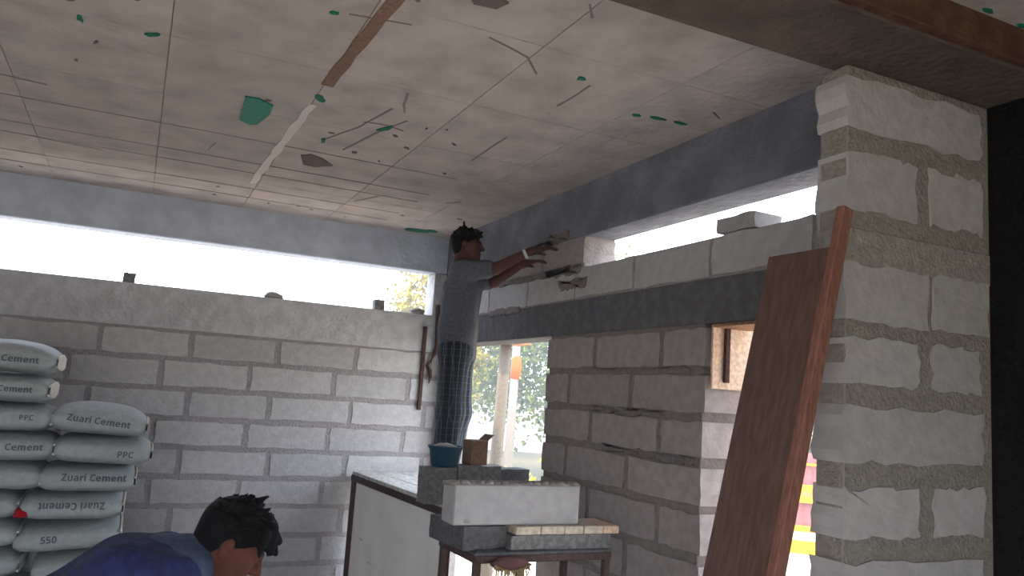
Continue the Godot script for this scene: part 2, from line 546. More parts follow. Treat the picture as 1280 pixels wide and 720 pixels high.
func hair_mesh(cell: float, sd: int, locks: int, fringe: float, tufts: Array) -> ArrayMesh:
	var f := Field.new(Vector3(-0.14, -0.1, -0.16), Vector3(0.14, 0.19, 0.17), cell)
	f.ell(Vector3(0, 0.045, -0.022), Vector3(0.079, 0.080, 0.096), 0.012)
	f.ell(Vector3(0, 0.0, -0.056), Vector3(0.068, 0.07, 0.051), 0.02)
	var r := RandomNumberGenerator.new()
	r.seed = sd
	for i in locks:
		var a := r.randf_range(0, TAU)
		var e := r.randf_range(0.05, 1.45)
		var dirn := Vector3(cos(a) * cos(e), sin(e), sin(a) * cos(e))
		if dirn.z > 0.55 and dirn.y < 0.5: continue
		var p := Vector3(dirn.x * 0.075, 0.044 + dirn.y * 0.076, -0.022 + dirn.z * 0.090)
		var q := p + Vector3(dirn.x * 0.018 + r.randf_range(-0.014, 0.014), dirn.y * 0.016 + r.randf_range(-0.02, 0.014), dirn.z * 0.016 + 0.012)
		f.cap(p, q, 0.010, 0.0035, 0.004)
	for i in 9:
		var x := -0.062 + 0.0155 * i
		var p := Vector3(x * 0.9, 0.105 - absf(x) * 0.4, 0.052)
		var q := Vector3(x * 1.05 + r.randf_range(-0.01, 0.01), 0.078 - fringe * r.randf_range(0.5, 1.1), 0.096 - absf(x) * 0.5 + fringe * 0.2)
		f.cap(p, q, 0.017, 0.005, 0.01)
	for t in tufts: f.cap(t[0], t[1], t[2], t[3] if t.size() > 3 else 0.004, 0.006)
	return net(f.mesh())

# One hand in its own frame, made in world space: wrist, direction of the fingers, the way the palm faces, how far the fingers curl.
func hand_into(data: Array, wrist: Vector3, fwd: Vector3, palm: Vector3, curl: float, side: float, cell := 0.0035) -> void:
	var f := Field.new(Vector3(-0.075, -0.08, -0.03), Vector3(0.075, 0.06, 0.21), cell)
	# frame: z along the fingers, y away from the palm (the back), x sideways
	f.cap(Vector3(0, 0, -0.03), Vector3(0, 0, 0.02), 0.026, 0.026, 0.02)
	for i in 4:
		var x := -0.03 + 0.02 * i
		f.cap(Vector3(x * 0.5, 0, 0.01), Vector3(x, 0, 0.085), 0.016, 0.0125, 0.02)
	var lens := [[0.030, 0.020, 0.016], [0.042, 0.027, 0.020], [0.046, 0.030, 0.021], [0.041, 0.026, 0.019]]
	for i in 4:
		var x := -0.032 + 0.0213 * i
		var p := Vector3(x, 0, 0.085)
		var a := -curl * 0.5
		for k in 3:
			var q: Vector3 = p + Vector3((i - 1.5) * 0.004, sin(a) * lens[i][k], cos(a) * lens[i][k])
			f.cap(p, q, 0.0095 - 0.0008 * k, 0.009 - 0.0009 * k, 0.004)
			p = q
			a -= curl
	var t0 := Vector3(0.028, -0.004, 0.022)
	var t1 := Vector3(0.054, -0.018, 0.055)
	var t2 := Vector3(0.062, -0.03 - curl * 0.01, 0.085)
	f.cap(t0, t1, 0.016, 0.0115, 0.012)
	f.cap(t1, t2, 0.0115, 0.009, 0.004)
	var z := fwd.normalized()
	var y := (-palm - z * (-palm).dot(z)).normalized()
	var x := y.cross(z)
	if side > 0: f.mesh(Transform3D(Basis(x, y, z), wrist), data)
	else: flipped(f.mesh(Transform3D(Basis(-x, y, z), wrist)), data)

func flipped(from: Array, into: Array) -> void:
	var base: int = into[0].size()
	var verts: PackedVector3Array = into[0]
	var tris: PackedInt32Array = into[1]
	verts.append_array(from[0])
	var idx: PackedInt32Array = from[1]
	for i in range(0, idx.size(), 3): tris.append_array(PackedInt32Array([base + idx[i], base + idx[i + 2], base + idx[i + 1]]))
	into[0] = verts
	into[1] = tris

# J: joints in the figure's own space (root at the feet). hips hl hr, knees kl kr, ankles al ar, toes tl tr, belly, chest, neck, shoulders sl sr,
# elbows el er, wrists wl wr; head: Transform3D of the head frame
func person(root: Node3D, J: Dictionary, head: Transform3D, g: Dictionary) -> void:
	var lo := Vector3(99, 99, 99)
	var hi := -lo
	for k in J:
		lo = lo.min(J[k])
		hi = hi.max(J[k])
	lo -= Vector3.ONE * 0.2
	hi += Vector3.ONE * 0.2
	var f := Field.new(lo, hi, 0.013)
	var side: Vector3 = (J.sl - J.sr).normalized()
	var torso := func(q: Field, m: float, low: bool) -> void:
		for s in [-1.0, 1.0]:
			var e: Vector3 = side * s
			if low: q.cap((J.hl + J.hr) * 0.5 + e * 0.065, J.belly + e * 0.06, 0.105 + m, 0.098 + m, 0.05)
			q.cap(J.belly + e * 0.06, J.chest + e * 0.075, 0.098 + m, 0.105 + m, 0.05)
		q.cap(J.sl, J.sr, 0.058 + m, 0.058 + m, 0.06)
		q.cap(J.chest, J.neck, 0.085 + m, 0.055 + m * 0.4, 0.06)
	torso.call(f, 0.0, true)
	f.cap(J.neck, head * Vector3(0, -0.06, -0.035), 0.054, 0.05, 0.02)
	for s in ["l", "r"]:
		f.cap(J["h" + s], J["k" + s], 0.082, 0.056, 0.04)
		f.cap(J["k" + s], J["a" + s], 0.054, 0.036, 0.025)
		f.cap(J["a" + s] + Vector3(0, -0.03, 0), J["t" + s], 0.036, 0.026, 0.03)
		f.cap(J["s" + s], J["e" + s], 0.05, 0.039, 0.035)
		f.cap(J["e" + s], J["w" + s], 0.039, 0.027, 0.02)
	var data := f.mesh()
	head_field(g.cell).mesh(head, data)
	for s in ["l", "r"]:
		hand_into(data, J["w" + s], g["hand_" + s][0], g["hand_" + s][1], g["hand_" + s][2], -1.0 if s == "l" else 1.0, g.get("hand_cell", 0.0045))
	part("body", net(data), g.skin, root)
	part("hair", hair_mesh(g.cell * 1.1, g.seed, g.get("locks", 90), g.fringe, g.tufts), M.hair, root, head.origin, head.basis)
	for s in [-1.0, 1.0]: part("eye", tube([Vector3(s * 0.031, 0.0035, 0.0868), Vector3(s * 0.031, 0.0035, 0.088)], [0.0055, 0.003], 8), M.hair, root, head.origin, head.basis)
	var c := Field.new(lo, hi, 0.011)
	torso.call(c, 0.016, g.get("long_shirt", false))
	if not g.get("long_shirt", false):
		for s in [-1.0, 1.0]: c.cap((J.hl + J.hr) * 0.5 + side * s * 0.06, J.belly + side * s * 0.06, 0.118, 0.116, 0.05)
	for s in ["l", "r"]: c.cap(J["s" + s], J["s" + s].lerp(J["e" + s], g.sleeve), 0.067, 0.062, 0.03)
	# folds: shallow ridges round the waist
	for k in 5:
		var t := 0.1 + 0.14 * k
		var p: Vector3 = J.belly.lerp(J.chest, t)
		c.cap(p + side * 0.12 + g.front * 0.075, p - side * 0.10 + g.front * 0.09 - Vector3(0, 0.05, 0), 0.016, 0.012, 0.02)
	part("shirt", net(c.mesh()), g.shirt, root)
	if g.has("yoke"):
		var yk := Field.new(lo, hi, 0.010)
		yk.cap(J.chest.lerp(J.neck, 0.62), J.chest.lerp(J.neck, 1.0), 0.103, 0.078, 0.02)
		yk.cap(J.sl.lerp(J.sr, 0.12) + (J.neck - J.chest) * 0.06, J.sl.lerp(J.sr, 0.88) + (J.neck - J.chest) * 0.06, 0.075, 0.075, 0.05)
		part("yoke", net(yk.mesh()), g.yoke, root)  # paler shell over the shoulders paints the light falling there
	var l := Field.new(lo, hi, 0.012)
	for s in [-1.0, 1.0]: l.cap((J.hl + J.hr) * 0.5 + side * s * 0.06, J.belly.lerp((J.hl + J.hr) * 0.5, 0.4) + side * s * 0.055, 0.115, 0.112, 0.04)
	for s in ["l", "r"]:
		l.cap(J["h" + s], J["k" + s], 0.098, 0.088, 0.05)
		l.cap(J["k" + s], J["k" + s].lerp(J["a" + s], 0.9), 0.088, 0.075, 0.04)
	part(g.get("legwear", "trousers"), net(l.mesh()), g.trousers, root)

# ------------------------------------------------------------------ cement bags
# Front of a filled sack at (x, y): the sack is w wide (x), h high (y), t deep (z), its ends drawn in.
func bag_front(x: float, y: float, w: float, h: float, t: float, bulge: float) -> Vector3:
	var e := clampf(absf(x) / (w / 2), 0.0, 1.0)
	var pinch := 1.0 - 0.36 * pow(e, 8.0)
	var hh := h / 2 * pinch * (1.0 + bulge * (1 - e * e))
	var dd := t / 2 * (1.0 - 0.07 * pow(e, 6.0))
	var q := clampf(absf(y) / hh, 0.0, 1.0)
	return Vector3(x, y, dd * pow(1.0 - pow(q, 2.7), 1.0 / 2.7))

func bag_mesh(w: float, h: float, t: float, bulge: float, sd: int) -> ArrayMesh:
	var st := st_new(true)
	var n := noise(6.0, sd, 3)
	var nu := 18
	var nv := 32
	var p := func(i: int, k: int) -> Vector3:
		var x := -w / 2 + w * i / nu
		var e := absf(x) / (w / 2)
		var pinch := 1.0 - 0.36 * pow(e, 8.0)
		var a := TAU * k / nv
		var up := h / 2 * pinch * (1.0 + (bulge if sin(a) > 0 else 0.0) * (1 - e * e))
		var dd := t / 2 * (1.0 - 0.07 * pow(e, 6.0))
		var q := Vector3(x, up * signf(sin(a)) * pow(absf(sin(a)), 2 / 2.7), dd * signf(cos(a)) * pow(absf(cos(a)), 2 / 2.7))
		return q + Vector3(0, q.y, q.z).normalized() * 0.006 * n.get_noise_3dv(q)
	for i in nu:
		for k in nv: quad(st, p.call(i, k), p.call(i + 1, k), p.call(i + 1, (k + 1) % nv), p.call(i, (k + 1) % nv))
	for k in nv:
		tri(st, Vector3(-w / 2 - 0.012, 0, 0), p.call(0, k), p.call(0, (k + 1) % nv))
		tri(st, Vector3(w / 2 + 0.012, 0, 0), p.call(nu, (k + 1) % nv), p.call(nu, k))
	return done(st)

func letters(text: String, size: float) -> Array:
	var tm := TextMesh.new()
	var font := SystemFont.new()
	font.font_names = PackedStringArray(["Droid Sans"])
	font.font_weight = 700
	tm.font = font
	tm.text = text
	tm.font_size = 48
	tm.pixel_size = size / 48.0
	tm.depth = 0.003
	tm.curve_step = 2.0
	var a := tm.get_mesh_arrays() if tm.get_surface_count() == 0 else tm.surface_get_arrays(0)
	return a

func print_on_bag(text: String, size: float, at: Vector2, turn: float, flip: bool, w: float, h: float, t: float, bulge: float) -> ArrayMesh:
	var a := letters(text, size)
	var v: PackedVector3Array = a[Mesh.ARRAY_VERTEX]
	var st := st_new()
	var ix = a[Mesh.ARRAY_INDEX]
	var order: Array = []
	if ix == null or ix.size() == 0: order = range(v.size())
	else: order = Array(ix)
	for i in order:
		var q := v[i]
		if flip: q = Vector3(-q.x, -q.y, q.z)
		var u := Vector2(q.x, q.y).rotated(turn) + at
		var f := bag_front(u.x, u.y, w, h, t, bulge)
		st.add_vertex(f + Vector3(0, 0, q.z + 0.004))
	st.generate_normals()
	return st.commit()

func cement_bag(label: String, at: Vector3, w: float, h: float, tilt: float, print_text: Array, bulge := 0.0, group := "") -> Node3D:
	var t := 0.66
	var b := thing("cement_bag", label, "cement bag", at, 0.0, group)
	b.rotation.z = tilt
	part("sack", bag_mesh(w, h, t, bulge, used["cement_bag"] + 3), M.bag, b)
	var st := st_new()
	for e in [1.0]:
		# the folded end: a flap with a rolled rim across the pinched end
		var rim := []
		var rad := []
		for k in 13:
			var z := t * 0.46 * (1 - k / 6.0)
			rim.append(Vector3(e * (w / 2 + 0.004 + 0.008 * cos(z * 4)), h * 0.27 * (1 - pow(z / (t * 0.5), 2.0) * 0.5), z))
			rad.append(0.007)
		add_tube(st, rim, rad, 5)
		var low := []
		for p in rim: low.append(Vector3(p.x, -p.y, p.z))
		add_tube(st, low, rad, 5)
		for k in 12: quad(st, low[k] + Vector3(0.006, 0, 0), rim[k] + Vector3(0.006, 0, 0), rim[k + 1] + Vector3(0.006, 0, 0), low[k + 1] + Vector3(0.006, 0, 0))
	part("sack_end", done(st), M.bag_end, b)
	for p in print_text:
		part("print", print_on_bag(p[0], p[1], p[2], p[3], p[4], w, h, t, bulge), M.print, b)
	return b

# ------------------------------------------------------------------ walls
func courses(root: Node3D, axis: String, plane: float, thick: float, rows: Array, tone := [0, 1, 2, 3], kind := "block") -> void:
	# rows: [y_low, y_high, [joint positions along the wall]]; axis "x" for a wall that runs along x, "z" along z
	for r in rows:
		var js: Array = r[2]
		for i in js.size() - 1:
			var a: float = minf(js[i], js[i + 1])
			var b: float = maxf(js[i], js[i + 1])
			var gap: float = r[3] if r.size() > 3 else 0.026
			var w := b - a - gap
			if w < 0.03: continue
			var h: float = r[1] - r[0] - gap
			var mesh := ragged(w, h, thick, r[4], 10, 5) if r.size() > 4 else ragged(w, h, thick, 0.009)
			var mid := Vector3((a + b) / 2, (r[0] + r[1]) / 2, plane) if axis == "x" else Vector3(plane, (r[0] + r[1]) / 2, (a + b) / 2)
			mid += Vector3(rng.randf_range(-0.004, 0.004), rng.randf_range(-0.004, 0.004), 0) if axis == "x" else Vector3(0, rng.randf_range(-0.004, 0.004), rng.randf_range(-0.004, 0.004))
			var turn := Basis() if axis == "x" else Basis(Vector3.UP, PI / 2)
			part("block", mesh, M[kind + "%d" % tone[rng.randi_range(0, tone.size() - 1)]], root, mid, turn.rotated(Vector3.UP, rng.randf_range(-0.004, 0.004)))

func slab(called: String, lo: Vector3, hi: Vector3, m: Material, root: Node) -> MeshInstance3D:
	return part(called, box(hi - lo, 0.004), m, root, (lo + hi) / 2)

func solid(called: String, lo: Vector3, hi: Vector3, m: Material, label: String, category: String) -> MeshInstance3D:
	var o := part(called, box(hi - lo, 0.008), m, self, (lo + hi) / 2)
	tag(o, label, category, "", "structure")
	return o

func spaced(a: float, b: float, step: float, shift: float) -> Array:
	var out := [a]
	var x := a + shift
	while x < b - 0.08:
		if x > a + 0.08: out.append(x)
		x += step
	out.append(b)
	return out

# ------------------------------------------------------------------ trees
func tree(called: String, label: String, at: Vector3, trunk_h: float, r: Vector3, leaf: String, count: int, size: float, sd: int, trunk_r := 0.12, category := "tree", group := "") -> void:
	var t := thing(called, label, category, at, 0.0, group)
	var q := RandomNumberGenerator.new()
	q.seed = sd
	var st := st_new(true)
	var top := Vector3(q.randf_range(-0.3, 0.3), trunk_h + r.y * 0.6, q.randf_range(-0.3, 0.3))
	add_tube(st, [Vector3.ZERO, top * 0.35 + Vector3(0.06, 0, 0.03), top * 0.7, top], [trunk_r * 1.3, trunk_r, trunk_r * 0.8, trunk_r * 0.35], 9)
	for k in 7:
		var b0 := top * q.randf_range(0.5, 0.9)
		var a := q.randf_range(0, TAU)
		var e := Vector3(cos(a) * r.x * 0.75, trunk_h + r.y * q.randf_range(-0.2, 0.7), sin(a) * r.z * 0.75)
		add_tube(st, [b0, b0.lerp(e, 0.5) + Vector3(0, 0.15, 0), e], [trunk_r * 0.45, trunk_r * 0.3, trunk_r * 0.12], 6)
	part("trunk", done(st), M.bark, t)
	var lf := st_new()
	var clumps := []
	for k in 46:
		var d := Vector3(q.randfn(), q.randfn(), q.randfn()).normalized() * pow(q.randf(), 0.4)
		clumps.append(Vector3(d.x * r.x, trunk_h + r.y * 0.4 + d.y * r.y, d.z * r.z))
	for k in count:
		var c: Vector3 = clumps[q.randi_range(0, clumps.size() - 1)]
		var p := c + Vector3(q.randfn(), q.randfn() * 0.8, q.randfn()) * 0.2 * r.x
		var b := Basis.from_euler(Vector3(q.randf_range(-1.2, 1.2), q.randf_range(0, TAU), q.randf_range(-1.2, 1.2)))
		var s := size * q.randf_range(0.7, 1.3)
		quad(lf, p, p + b * Vector3(s * 0.32, 0.02, s * 0.45), p + b * Vector3(0, 0, s), p + b * Vector3(-s * 0.32, 0.02, s * 0.45))
	part("foliage", done(lf), M[leaf], t)

# ------------------------------------------------------------------ the setting
func build_shell() -> void:
	solid("floor", Vector3(-4.2, -0.15, -6.65), Vector3(2.58, 0.0, 1.4), M.floor, "bare grey screed floor of the unfinished building", "floor")
	# room slab: recessed joints between the prints of the shuttering panels
	var c := thing("ceiling", "raw concrete ceiling with shuttering joints and green scraps", "ceiling", Vector3.ZERO, 0.0, "", "structure")
	slab("slab", Vector3(-4.0, 2.925, -6.65), Vector3(2.58, 3.15, -1.48), M.slab_joint, c)
	var xs := []
	for k in range(-7, 4): xs.append(0.62 + 0.64 * k)
	xs[0] = -4.0
	xs[-1] = 2.58
	var zs := [-6.64, -6.27, -5.53, -4.78, -4.04, -3.31, -2.58, -1.7]
	for i in xs.size() - 1:
		for j in zs.size() - 1:
			var dy := rng.randf_range(0.0, 0.002)
			var lo := Vector3(xs[i] + 0.0015, 2.915 - dy, zs[j] + 0.0015)
			var hi := Vector3(xs[i + 1] - 0.0015, 2.93, zs[j + 1] - 0.0015)
			part("panel", box(hi - lo, 0.0015), M["slab%d" % ((i * 5 + j * 3) % 3)], c, (lo + hi) / 2)
	# front beam over the pier, with its rough side towards the camera, and the lower slab of the front bay
	var fb := thing("beam", "dark concrete beam crossing above the block pier", "beam", Vector3.ZERO, 0.0, "", "structure")
	slab("beam_body", Vector3(-4.0, 2.68, -1.77), Vector3(4.5, 3.1, -1.46), M.front_beam, fb)
	slab("rough_side", Vector3(-4.0, 2.69, -1.47), Vector3(4.5, 3.1, -1.43), M.front_face, fb)
	var c2 := thing("ceiling", "dim grey ceiling corner in front of the rusty beam side", "ceiling", Vector3.ZERO, 0.0, "", "structure")
	slab("slab", Vector3(-4.2, 2.79, -1.45), Vector3(4.5, 3.0, 1.4), M.slab0, c2)
	solid("wall_dark", Vector3(2.53, 0.0, -1.95), Vector3(2.85, 2.79, 1.4), M.shaded_column, "rough column face, shade painted near black, at the right edge, beside the pier", "wall")
	# walls out of view that close the shell; the bay the viewer stands in is open to the left rear
	solid("wall_left", Vector3(-4.2, 0.0, -6.65), Vector3(-4.0, 2.93, 1.4), M.block1, "plain block wall on the far left side", "wall")
	solid("wall_added_upper", Vector3(-4.0, 1.98, 1.2), Vector3(0.9, 2.79, 1.4), M.block1, "unseen lintel added over the rear opening to cut light", "wall")  # unseen lintel, added to darken the pier top and front beam
	solid("wall_added_rear", Vector3(0.9, 0.0, 1.2), Vector3(2.85, 2.79, 1.4), M.block1, "unseen block wall added behind the viewer to limit light", "wall")  # unseen screen wall, added to narrow the light from the rear opening

func build_walls() -> void:
	# back wall along x at z = -6.45, its face towards the camera
	var wb := thing("wall_back", "long grey block wall with a concrete band on top, under the clerestory gap", "wall", Vector3.ZERO, 0.0, "", "structure")
	slab("mortar", Vector3(-4.0, 0.0, -6.645), Vector3(2.36, 1.94, -6.455), M.back_mortar, wb)
	var rows := []
	var ys := [0.0, 0.215, 0.43, 0.645, 0.855, 1.065, 1.275, 1.49, 1.71, 1.925]
	for i in ys.size() - 1:
		var even := i % 2 == 0
		var js := [-4.0]
		var base := 0.20 if not even else -0.25
		for k in range(-6, 5):
			var x := base + 0.625 * k + rng.randf_range(-0.02, 0.02)
			if x > -3.85 and x < 2.28: js.append(x)
		js.append(2.36)
		rows.append([ys[i], ys[i + 1], js, 0.038])
	courses(wb, "x", -6.55, 0.2, rows)
	slab("bond_band", Vector3(-4.0, 1.925, -6.65), Vector3(2.36, 2.238, -6.45), M.band_glare, wb)
	slab("corner_pillar", Vector3(2.25, 2.238, -6.65), Vector3(2.36, 2.60, -6.45), M.band_glare, wb)
	solid("beam", Vector3(-4.0, 2.605, -6.65), Vector3(2.36, 2.93, -6.45), M.beam_glare, "concrete beam with painted bluish glare above the long clerestory gap of the back wall", "beam")

	# right wall along z at x = 2.36, 0.22 thick; a door by the corner, a door behind the leaning board
	var wr := thing("wall_right", "right block wall with a dark lintel band, a doorway and a clerestory gap", "wall", Vector3.ZERO, 0.0, "", "structure")
	slab("mortar", Vector3(2.365, 0.0, -4.475), Vector3(2.575, 2.0, -2.965), M.shaded_mortar, wr)
	rows = []
	ys = [0.0, 0.07, 0.285, 0.5, 0.715, 0.93, 1.145, 1.355, 1.56, 1.772, 1.99]
	for i in ys.size() - 1:
		var js := [-4.515, -3.92, -3.28, -2.923] if i % 2 == 1 else [-4.515, -4.18, -3.55, -2.923]
		for k in [1, 2]: js[k] += rng.randf_range(-0.02, 0.02)
		rows.append([ys[i], ys[i + 1], js, 0.038])
	courses(wr, "z", 2.47, 0.22, rows, [0, 1, 2, 3], "dusty")  # uses the block copies with shade in their colour
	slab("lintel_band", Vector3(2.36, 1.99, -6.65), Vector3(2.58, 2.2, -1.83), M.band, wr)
	slab("mortar", Vector3(2.365, 0.0, -6.65), Vector3(2.575, 2.0, -6.31), M.mortar, wr)
	rows = []
	for i in ys.size() - 1: rows.append([ys[i], ys[i + 1], [-6.65, -6.30], 0.03])
	courses(wr, "z", 2.47, 0.22, rows, [0, 1, 2, 3], "dusty")
	slab("mortar", Vector3(2.365, 2.19, -6.65), Vector3(2.575, 2.392, -1.83), M.mortar, wr)
	courses(wr, "z", 2.47, 0.22, [[2.203, 2.402, [-6.65, -6.15, -5.5, -4.85, -4.2, -3.57, -2.93, -2.3, -1.83], 0.018]])
	slab("mortar", Vector3(2.365, 2.39, -6.65), Vector3(2.575, 2.59, -4.11), M.mortar, wr)
	courses(wr, "z", 2.47, 0.22, [[2.41, 2.588, [-6.65, -5.88, -5.25, -4.64, -4.10], 0.02]], [0, 1, 2, 3], "dusty")
	slab("mortar", Vector3(2.365, 0.0, -1.99), Vector3(2.575, 2.0, -1.83), M.mortar, wr)
	for q in [[1.05, 0.045, 2.398, -4.78, 0.012], [0.45, 0.06, 2.392, -4.36, 0.02], [0.85, 0.05, 2.595, -4.95, 0.016], [0.30, 0.07, 2.62, -4.45, 0.02], [0.5, 0.05, 2.20, -5.2, 0.014], [0.35, 0.06, 2.30, -4.22, 0.02], [0.9, 0.035, 1.775, -3.5, 0.012], [0.7, 0.035, 1.565, -3.6, 0.012], [0.8, 0.04, 1.36, -3.4, 0.014]]:
		part("mortar_smear", ragged(q[0], q[1], 0.012, q[4], 16, 3), M.shaded_mortar, wr, Vector3(2.356, q[2], q[3]), Basis(Vector3.UP, PI / 2))
	solid("beam", Vector3(2.36, 2.585, -6.65), Vector3(2.58, 2.93, -1.77), M.beam, "concrete beam tinted bluish for glare above the clerestory gap of the right wall", "beam")

	# the pier: a thin block return that faces the camera under the front beam
	var wp := thing("wall_pier", "pale block pier with thick mortar joints under the dark front beam", "wall", Vector3.ZERO, 0.0, "", "structure")
	slab("mortar", Vector3(1.874, 0.0, -1.812), Vector3(2.53, 2.68, -1.706), M.pier_mortar, wp)
	slab("concrete_band", Vector3(1.868, 2.062, -1.815), Vector3(2.528, 2.17, -1.702), M.pier_band, wp)
	var prow := [[2.455, 2.662, [1.84, 2.51], 0.034, 0.014], [2.195, 2.44, [1.84, 2.20, 2.515], 0.056, 0.014], [1.883, 2.075, [1.84, 2.235, 2.52], 0.012, 0.010], [1.672, 1.877, [1.84, 2.21, 2.495], 0.056, 0.013],
		[1.45, 1.672, [1.84, 2.51], 0.05, 0.014], [1.23, 1.438, [1.84, 2.215, 2.515], 0.06, 0.013], [1.01, 1.222, [1.84, 2.505], 0.05, 0.014], [0.8, 1.01, [1.84, 2.215, 2.515], 0.05, 0.012], [0.58, 0.79, [1.84, 2.5], 0.05, 0.012],
		[0.36, 0.57, [1.84, 2.2, 2.515], 0.05, 0.012], [0.14, 0.35, [1.84, 2.5], 0.05, 0.012]]
	for r in prow: r[2][0] = 1.865 - r[3] / 2
	courses(wp, "x", -1.76, 0.12, prow, [1, 2, 3])

func patch(called: String, outline: Array, m: Material, root: Node, y := 2.912, drop := 0.004) -> void:
	# a thin piece with its own outline, stuck under the slab
	var st := st_new()
	var n := outline.size()
	var c := Vector2.ZERO
	for p in outline: c += p / n
	for i in n:
		var a: Vector2 = outline[i]
		var b: Vector2 = outline[(i + 1) % n]
		var la := Vector3(a.x, y - drop, a.y)
		var lb := Vector3(b.x, y - drop, b.y)
		tri(st, Vector3(c.x, y - drop * 1.4, c.y), la, lb)
		quad(st, la, lb, Vector3(b.x, y + 0.004, b.y), Vector3(a.x, y + 0.004, a.y))
		tri(st, Vector3(c.x, y + 0.004, c.y), Vector3(b.x, y + 0.004, b.y), Vector3(a.x, y + 0.004, a.y))
	part(called, done(st), m, root)

func blob(at: Vector2, rx: float, rz: float, turn: float, n := 9) -> Array:
	var out := []
	for k in n:
		var a := -TAU * k / n
		var r := rng.randf_range(0.6, 1.25)
		out.append(at + Vector2(cos(a) * rx * r, sin(a) * rz * r).rotated(turn))
	return out

func streak(pts: Array, w: float, called: String, m: Material, root: Node, rag := 0.4, drop := 0.003) -> void:
	var left := []
	var right := []
	for i in pts.size() - 1:
		var a: Vector2 = pts[i]
		var b: Vector2 = pts[i + 1]
		var nrm := (b - a).normalized().orthogonal()
		var steps := maxi(2, int(a.distance_to(b) / 0.12))
		for k in steps:
			var p := a.lerp(b, k / float(steps))
			left.append(p + nrm * w * 0.5 * rng.randf_range(1 - rag, 1 + rag))
			right.append(p - nrm * w * 0.5 * rng.randf_range(1 - rag, 1 + rag))
	var st := st_new()
	var y := 2.9125
	for i in left.size() - 1:
		var q := [left[i], left[i + 1], right[i + 1], right[i]]
		var v := []
		for p in q: v.append(Vector3(p.x, y - drop, p.y))
		quad(st, v[0], v[1], v[2], v[3])
		var up := Vector3(0, drop + 0.004, 0)
		quad(st, v[1], v[0], v[0] + up, v[1] + up)
		quad(st, v[3], v[2], v[2] + up, v[3] + up)
	part(called, done(st), m, root)

func build_ceiling_marks() -> void:
	var c := get_node("ceiling")
	patch("green_patch", [Vector2(0.328, -3.83), Vector2(0.345, -4.20), Vector2(0.40, -4.25), Vector2(0.435, -4.22), Vector2(0.468, -4.02), Vector2(0.462, -3.88), Vector2(0.39, -3.82)], M.green, c, 2.912, 0.006)
	for g in [[-0.086, -3.337, 0.035, 0.016, 0.5], [-0.337, -3.342, 0.012, 0.03, 0.2], [0.501, -2.748, 0.016, 0.012, 0.0], [0.638, -3.647, 0.022, 0.04, 0.4], [0.792, -4.292, 0.012, 0.05, 0.1],
			[1.023, -3.883, 0.02, 0.07, -0.4], [1.525, -2.756, 0.018, 0.022, 0.0], [1.944, -2.979, 0.025, 0.012, 0.2], [2.047, -2.956, 0.045, 0.015, 0.1], [2.167, -2.948, 0.04, 0.014, -0.2], [1.986, -6.266, 0.12, 0.07, 0.1], [2.10, -6.22, 0.05, 0.05, 0.0]]:
		patch("green_smear", blob(Vector2(g[0], g[1]), g[2], g[3], g[4]), M.green if absf(g[0] - 1.525) < 0.01 else M.green_dark, c, 2.912, 0.004)
	streak([Vector2(0.672, -2.2), Vector2(0.655, -2.7), Vector2(0.64, -3.2), Vector2(0.63, -3.6)], 0.05, "rust_strip", M.rust, c, 0.25)
	streak([Vector2(0.625, -3.75), Vector2(0.61, -4.4), Vector2(0.595, -5.0), Vector2(0.585, -5.7)], 0.042, "lime_strip", M.lime, c, 0.4)
	patch("stain", [Vector2(0.74, -4.66), Vector2(0.79, -4.85), Vector2(0.86, -4.86), Vector2(0.95, -4.76), Vector2(0.86, -4.64), Vector2(0.79, -4.60)], M.stain, c)
	patch("stain", [Vector2(0.86, -2.36), Vector2(0.90, -2.41), Vector2(0.98, -2.40), Vector2(1.0, -2.34), Vector2(0.93, -2.30)], M.stain, c)
	for k in [[[0.80, -4.25], [0.90, -3.95], [0.99, -3.45]], [[1.595, -3.09], [1.60, -2.9], [1.591, -2.70]], [[1.603, -4.13], [1.595, -3.8], [1.589, -3.46]], [[1.231, -2.2], [1.354, -2.365]], [[0.966, -3.335], [1.0, -3.5], [1.072, -3.70]],
			[[0.93, -4.40], [1.0, -4.0], [1.12, -3.55]], [[0.55, -2.73], [0.70, -2.70], [0.84, -2.67]], [[1.05, -2.62], [1.25, -2.70], [1.45, -2.95]], [[0.25, -4.9], [0.3, -4.55]], [[2.2, -2.75], [2.35, -2.85]], [[1.85, -5.2], [2.0, -5.0]], [[1.3, -5.6], [1.45, -5.2]],
			[[0.9, -3.85], [1.02, -3.83], [1.2, -3.90]], [[-0.9, -4.2], [-0.4, -4.28]], [[-0.7, -5.3], [-0.2, -5.36]]]:
		var p := []
		for q in k: p.append(Vector2(q[0], q[1]))
		streak(p, 0.009, "crack", M.crack, c, 0.6, 0.0015)
	for k in 26:
		var p := Vector2(rng.randf_range(-0.9, 2.3), rng.randf_range(-6.2, -2.4))
		patch("speck", blob(p, rng.randf_range(0.008, 0.022), rng.randf_range(0.006, 0.016), rng.randf_range(0, 3), 7), M.stain, c, 2.912, 0.002)
	# seams left by the shutter boards on the back half of the slab run along x
	for z in [-6.05, -5.75, -5.3, -5.05, -4.55]:
		streak([Vector2(-1.2, z), Vector2(0.2, z + 0.02), Vector2(1.8, z - 0.01)], 0.006, "seam", M.crack, c, 0.8, 0.0012)

	var c2 := get_node("ceiling_001")
	patch("green_smear", blob(Vector2(2.10, -1.41), 0.02, 0.008, 0.0), M.green_dark, c2, 2.788, 0.003)
	patch("green_smear", blob(Vector2(2.26, -1.415), 0.02, 0.01, 0.0), M.green_dark, c2, 2.788, 0.003)

